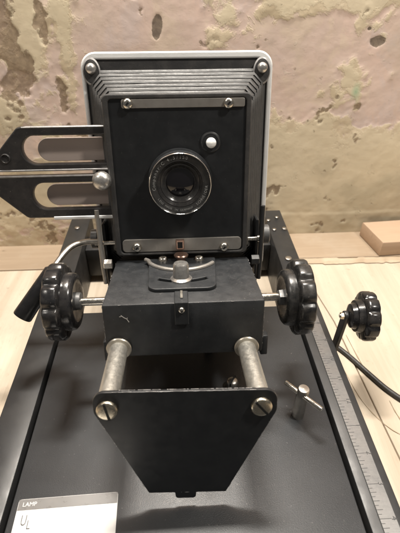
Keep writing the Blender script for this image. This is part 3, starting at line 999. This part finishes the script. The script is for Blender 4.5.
for i in range(2 * NP + 1):
    x0, x1, u0, u1, n = bell(i / (2 * NP), -0.0015)
    rings.append([bm.verts.new(h(x, n, u)) for x, u in rr_loop(x0, x1, u0, u1, 0.008)])
for a, b in zip(rings, rings[1:]):
    for i in range(8):
        j = (i + 1) % 8
        bm.faces.new((a[i], a[j], b[j], b[i]))
bel = E_('bellows', from_bm('bellows', bm, 25), 'bellows', HEAD)
for k in range(NP):          # each fold of the bellows, a ridge coloured paler for scuffing and for light from above
    x0, x1, u0, u1, n = bell((k + 0.6) / NP, 0.0)
    loops = []
    for dg, dn in ((-0.0018, -0.0026), (0.0004, -0.0007), (0.0008, 0.0), (0.0006, 0.0006), (-0.0006, 0.0014), (-0.0020, 0.0022)):
        loops.append([(h(x, n + dn, u)) for x, u in rr_loop(x0 - dg, x1 + dg, u0 - dg, u1 + dg, 0.0095 + dg)])
    bm = bmesh.new()
    lv = []
    for lo in loops:      # sides split so that the folds can sag a little
        ring_ = []
        for i in range(8):
            a, b = lo[i], lo[(i + 1) % 8]
            nseg = 14 if (b - a).length > 0.03 else 2
            for q in range(nseg):
                p = a.lerp(b, q / nseg)
                wob = noise.noise_vector(p * 55 + Vector((k * 3.1, 0, 0))) * 0.00035 + noise.noise_vector(p * 260) * 0.00012
                ring_.append(bm.verts.new(p + wob))
        lv.append(ring_)
    for a, b in zip(lv, lv[1:]):
        for i in range(len(a)):
            j = (i + 1) % len(a)
            bm.faces.new((a[i], a[j], b[j], b[i]))
    E_('pleat', from_bm('pleat', bm, 50), 'pleat', HEAD, bel)

# ---- silver frame behind the bellows, its black face, corner lugs, housing behind
RX0, RX1, RU0, RU1, RN = -0.1005, 0.1040, 0.020, 0.2760, -0.152
sf = plate_mesh('silver_frame', [(x * S, y * S) for x, y in rounded([(RX0, RU0), (RX1, RU0), (RX1, RU1), (RX0, RU1)], 0.016, 8)],
                [[(x * S, y * S) for x, y in rounded([(RX0 + .0048, RU0 + .005), (RX1 - .0058, RU0 + .005), (RX1 - .0058, RU1 - .0072), (RX0 + .0048, RU1 - .0072)], 0.012, 8)]],
                0.030, 0.0014, T(h(0, RN, 0) + Vector((0, 0.015, 0))) @ ZmY)
sfo = E_('silver_frame', sf, 'alu', HEAD)
fc = plate_mesh('frame_face', [(x * S, y * S) for x, y in rounded([(RX0 + .0032, RU0 + .004), (RX1 - .0037, RU0 + .004), (RX1 - .0037, RU1 - .0042), (RX0 + .0032, RU1 - .0042)], 0.012, 8)], [], 0.003, 0.0003, T(h(0, RN - 0.004, 0)) @ ZmY)
E_('frame_face', fc, 'bellows', HEAD, sfo)
for sx, su in ((-0.0885, 0.2590), (0.0915, 0.2580)):
    bm = bmesh.new()
    add_lathe(bm, [(0, 0.0088), (0.0045, 0.0086), (0.0060, 0.0072), (0.0060, 0.0)], 30, Matrix.Diagonal((0.85, 1.25, 1, 1)))
    lug = E_('corner_lug', from_bm('corner_lug', bm), 'bellows', HEAD @ HF(sx, RN - 0.0020, su - 0.002), sfo)
    bm = bmesh.new()
    add_lathe(bm, [(0.0040, 0.0092), (0.0052, 0.0090), (0.0058, 0.0080), (0.0050, 0.0074)], 30, Matrix.Diagonal((0.85, 1.25, 1, 1)), caps=False)
    E_('lug_rim', from_bm('lug_rim', bm), 'worn_and_lit_edge', HEAD @ HF(sx, RN - 0.0018, su - 0.002), sfo)
    E_('corner_screw', screw_mesh(0.0046, 0.0050, dome=0.9), 'white_metal', HEAD @ HF(sx, RN + 0.0050, su + 0.001), sfo)
bm = bmesh.new()
hbox(bm, -0.092, 0.095, -0.255, RN - 0.030, 0.018, 0.262, 0.008, 3)
E_('lamp_housing', from_bm('lamp_housing', bm), 'black_paint', HEAD)

# ---- carriage beside the frame: plates, rollers, axle stubs
for s in (-1, 1):
    bm = bmesh.new()
    cx = s * 0.0865
    hbox(bm, min(cx, cx + s * 0.004), max(cx, cx + s * 0.004), -0.215, -0.118, -0.030, 0.100, 0.0015, 2)
    E_('carriage_plate', from_bm('carriage_plate', bm), 'rail_paint', HEAD)
    bm = bmesh.new()
    add_lathe(bm, [(0, 0.0085), (0.0008, 0.0095), (0.0062, 0.0095), (0.0070, 0.0085)], 30)
    xr = -0.1050 if s < 0 else 0.0955
    E_('roller', from_bm('roller', bm), 'roller', HEAD @ T(h(xr, -0.128, 0.0790)) @ ZX)
    bm = bmesh.new()
    add_lathe(bm, [(0, 0.0022), (0.020, 0.0022), (0.0205, 0.0034), (0.0255, 0.0034), (0.0262, 0.0020)], 18)
    E_('axle_stub', from_bm('axle_stub', bm), 'bright_steel', HEAD @ T(h(-0.100 if s < 0 else 0.0640, -0.118, 0.0770)) @ ZX)
    bm = bmesh.new()
    add_tube(bm, [h(s * 0.0925, -0.112, 0.118), h(s * 0.0925, -0.112, 0.070), h(s * 0.0915, -0.110, 0.050), h(s * 0.090, -0.108, 0.030)], [0.0022, 0.0022, 0.0024, 0.0024], 10)
    E_('link_rod', from_bm('link_rod', bm), 'strip' if s < 0 else 'rail_paint', HEAD)
    bm = bmesh.new()
    add_lathe(bm, [(0, 0.0050), (0.007, 0.0050), (0.0078, 0.0042), (0.0080, 0.0)], 6)
    E_('hex_nut', from_bm('hex_nut', bm, 25), 'white_metal' if s < 0 else 'rail_paint', HEAD @ T(h(s * 0.0800, -0.104, 0.0560)) @ (ZX if s > 0 else ZmX))

# ---- lamp lifting lever: bent steel rod with a black grip, left
bm = bmesh.new()
lp_ = smooth_path([h(-0.0930, -0.118, 0.0790), h(-0.1110, -0.116, 0.0795), h(-0.1260, -0.108, 0.0760), h(-0.1370, -0.092, 0.0660), h(-0.1420, -0.080, 0.0575)], 6)
add_tube(bm, lp_, 0.0028, 12)
lev = E_('lever', from_bm('lever', bm, 50), 'steel', HEAD)
g0, g1 = h(-0.1400, -0.084, 0.0600), h(-0.1750, -0.062, 0.0150)
bm = bmesh.new()
L = (g1 - g0).length
add_lathe(bm, [(0, 0.0060), (0.002, 0.0078), (L - 0.001, 0.0088), (L, 0.0084), (L - 0.002, 0.007), (L - 0.002, 0.0)], 32, T(g0) @ (g1 - g0).to_track_quat('Z', 'Y').to_matrix().to_4x4())
E_('lever_grip', from_bm('lever_grip', bm), 'grip', HEAD, lev)

# ---- crank on the right rail
bm = bmesh.new()
arm2 = rounded([(-0.0050, -0.012), (0.0050, -0.012), (0.0055, 0.068), (-0.0055, 0.068)], [0.004, 0.004, 0.0054, 0.0054])
CX = 0.1680
ca = plate_mesh('crank_arm', arm2, [], 0.0040, 0.0008, T((CX, 0.312, -0.030)) @ Matrix.Rotation(R(4), 4, 'X') @ Matrix(((0, 0, 1, 0), (1, 0, 0, 0), (0, 1, 0, 0), (0, 0, 0, 1))))
crank = E_('crank_arm', ca, 'rail_paint')
bm = bmesh.new()
add_lathe(bm, [(0.1590, 0.0045), (0.1670, 0.0045)], 20, T((0, 0.311, -0.034)) @ ZX)
E_('crank_pivot', from_bm('crank_pivot', bm), 'steel', None, crank)
KW = T((CX + 0.003, 0.3075, 0.0325)) @ Matrix.Rotation(R(-4), 4, 'Z') @ ZX
bm = bmesh.new()
add_lathe(bm, [(0.0, 0.0080), (0.0018, 0.0125), (0.0060, 0.0140), (0.0062, 0.0165), (0.0130, 0.0180)], 44)
E_('crank_hub', from_bm('crank_hub', bm), 'bakelite', KW, crank)
bm = bmesh.new()
add_lathe(bm, [(0.0122, 0.0170), (0.0126, 0.0240, 0.03), (0.0138, 0.0255, 0.075), (0.0155, 0.0260, 0.085), (0.0225, 0.0260, 0.085), (0.0243, 0.0252, 0.07), (0.0250, 0.0225, 0.03), (0.0252, 0.0)], 140, None, 10)
E_('crank_knob', from_bm('crank_knob', bm, 50), 'bakelite', KW, crank)
bm = bmesh.new()
add_lathe(bm, [(-0.0085, 0.0), (-0.0082, 0.0036), (-0.0040, 0.0040)], 6)
add_lathe(bm, [(-0.0094, 0.0), (-0.0092, 0.0019), (-0.0080, 0.0022)], 14)
E_('crank_nut', from_bm('crank_nut', bm, 25), 'brass', KW, crank)

# ------------------------------------------------------------------ film carrier pushed in behind the lens panel, handles to the left
CN = -0.1165
car = empty('film_carrier', HEAD @ h(-0.12, CN, 0.16))
tag(car, 'black slotted film carrier with a pale ball knob sticking out left', 'film carrier')


def leaf(pts, rads, slot):
    ol = [(x * S, y * S) for x, y in rounded(pts, rads)]
    x0, x1, u0, u1 = slot
    r = (u1 - u0) / 2
    sl = rounded([(x0, u0), (x1, u0), (x1, u1), (x0, u1)], [r * 0.98, 0.002, 0.002, r * 0.98], 10)
    return ol, [(x * S, y * S) for x, y in sl]


ol1, sl1 = leaf([(-0.0680, 0.2050), (-0.1630, 0.2065), (-0.1860, 0.1830), (-0.2120, 0.1690), (-0.2120, 0.1625), (-0.0680, 0.1625)], [0, 0.008, 0.012, 0.003, 0.002, 0], (-0.1620, -0.0705, 0.1690, 0.1975))
ol2, sl2 = leaf([(-0.0680, 0.1565), (-0.2130, 0.1555), (-0.2130, 0.1480), (-0.1960, 0.1370), (-0.1675, 0.1105), (-0.0680, 0.1100)], [0, 0.002, 0.003, 0.010, 0.008, 0], (-0.1590, -0.0705, 0.1205, 0.1490))
W2 = T(h(0, CN, 0)) @ ZmY
u_ = E_('upper_leaf', plate_mesh('upper_leaf', ol1, [sl1], 0.0080, 0.0011, W2), 'carrier', HEAD, car)
l_ = E_('lower_leaf', plate_mesh('lower_leaf', ol2, [sl2], 0.0080, 0.0011, W2), 'carrier', HEAD, car)
W3 = T(h(0, CN - 0.0085, 0)) @ ZmY
for (x0, u0, u1, lf) in ((-0.1490, 0.1700, 0.1940, u_), (-0.1470, 0.1215, 0.1455, l_)):
    r = (u1 - u0) / 2
    ol = rounded([(x0, u0), (-0.0690, u0), (-0.0690, u1), (x0, u1)], [r * .98, 0, 0, r * .98], 10)
    E_('tongue', plate_mesh('tongue', [(x * S, y * S) for x, y in ol], [], 0.0025, 0.0004, W3), 'tongue', HEAD, lf)
bm = bmesh.new()      # hollow rivet in the pointed end
add_lathe(bm, [(0.0, 0.0042), (0.0012, 0.0040), (0.0016, 0.0035), (0.0008, 0.0030), (0.0002, 0.0027), (0.0001, 0.0)], 28)
E_('rivet', from_bm('rivet', bm), 'carrier', HEAD @ HF(-0.1795, CN + 0.0047, 0.1755), u_)
# pale strips that paint the light on the leaves' upper faces
bm = bmesh.new()
hbox(bm, -0.1590, -0.0700, CN - 0.0044, CN + 0.0052, 0.2048, 0.2064, 0.0005, 1)
E_('worn_and_lit_edge', from_bm('worn_and_lit_edge', bm), 'worn_and_lit_edge', HEAD, u_)
for (x0, x1, u, lf) in ((-0.211, -0.072, 0.1626, u_), (-0.211, -0.072, 0.1562, l_)):
    bm = bmesh.new()
    hbox(bm, x0, x1, CN - 0.0044, CN + 0.0053, u - 0.0010, u + 0.0009, 0.0004, 1)
    E_('worn_and_lit_edge', from_bm('worn_and_lit_edge', bm), 'worn_and_lit_edge', HEAD, lf)
bm = bmesh.new()      # bright flange along the bottom
hbox(bm, -0.140, -0.0725, CN - 0.003, CN + 0.0055, 0.1080, 0.1122, 0.0008, 1)
E_('bottom_flange', from_bm('bottom_flange', bm), 'alu', HEAD, l_)
bm = bmesh.new()
add_lathe(bm, [(0, 0.0034), (0.006, 0.0034), (0.0070, 0.0058), (0.0098, 0.0078), (0.0130, 0.0084), (0.0162, 0.0076), (0.0186, 0.0052), (0.0194, 0.0022), (0.0195, 0.0)], 36)
E_('ball_knob', from_bm('ball_knob', bm, 60), 'white_metal', HEAD @ HF(-0.0805, CN + 0.004, 0.1530), car)

# ------------------------------------------------------------------ power cable on the table
bm = bmesh.new()
cp = smooth_path([(0.150, 0.420, TABLE + 0.003), (0.1720, 0.385, TABLE + 0.003), (0.2010, 0.341, TABLE + 0.003), (0.2180, 0.309, TABLE + 0.003), (0.2330, 0.283, TABLE + 0.003), (0.2560, 0.258, TABLE + 0.003), (0.30, 0.225, TABLE + 0.003), (0.42, 0.17, TABLE + 0.003)], 8)
cp = [p for p in cp if p.x > 0.1635]
add_tube(bm, cp, 0.0030, 10)
o = link_obj('power_cable', from_bm('power_cable', bm, 60), 'cable')
tag(o, 'thin black power cable running from under the rail across the wood', 'cable')
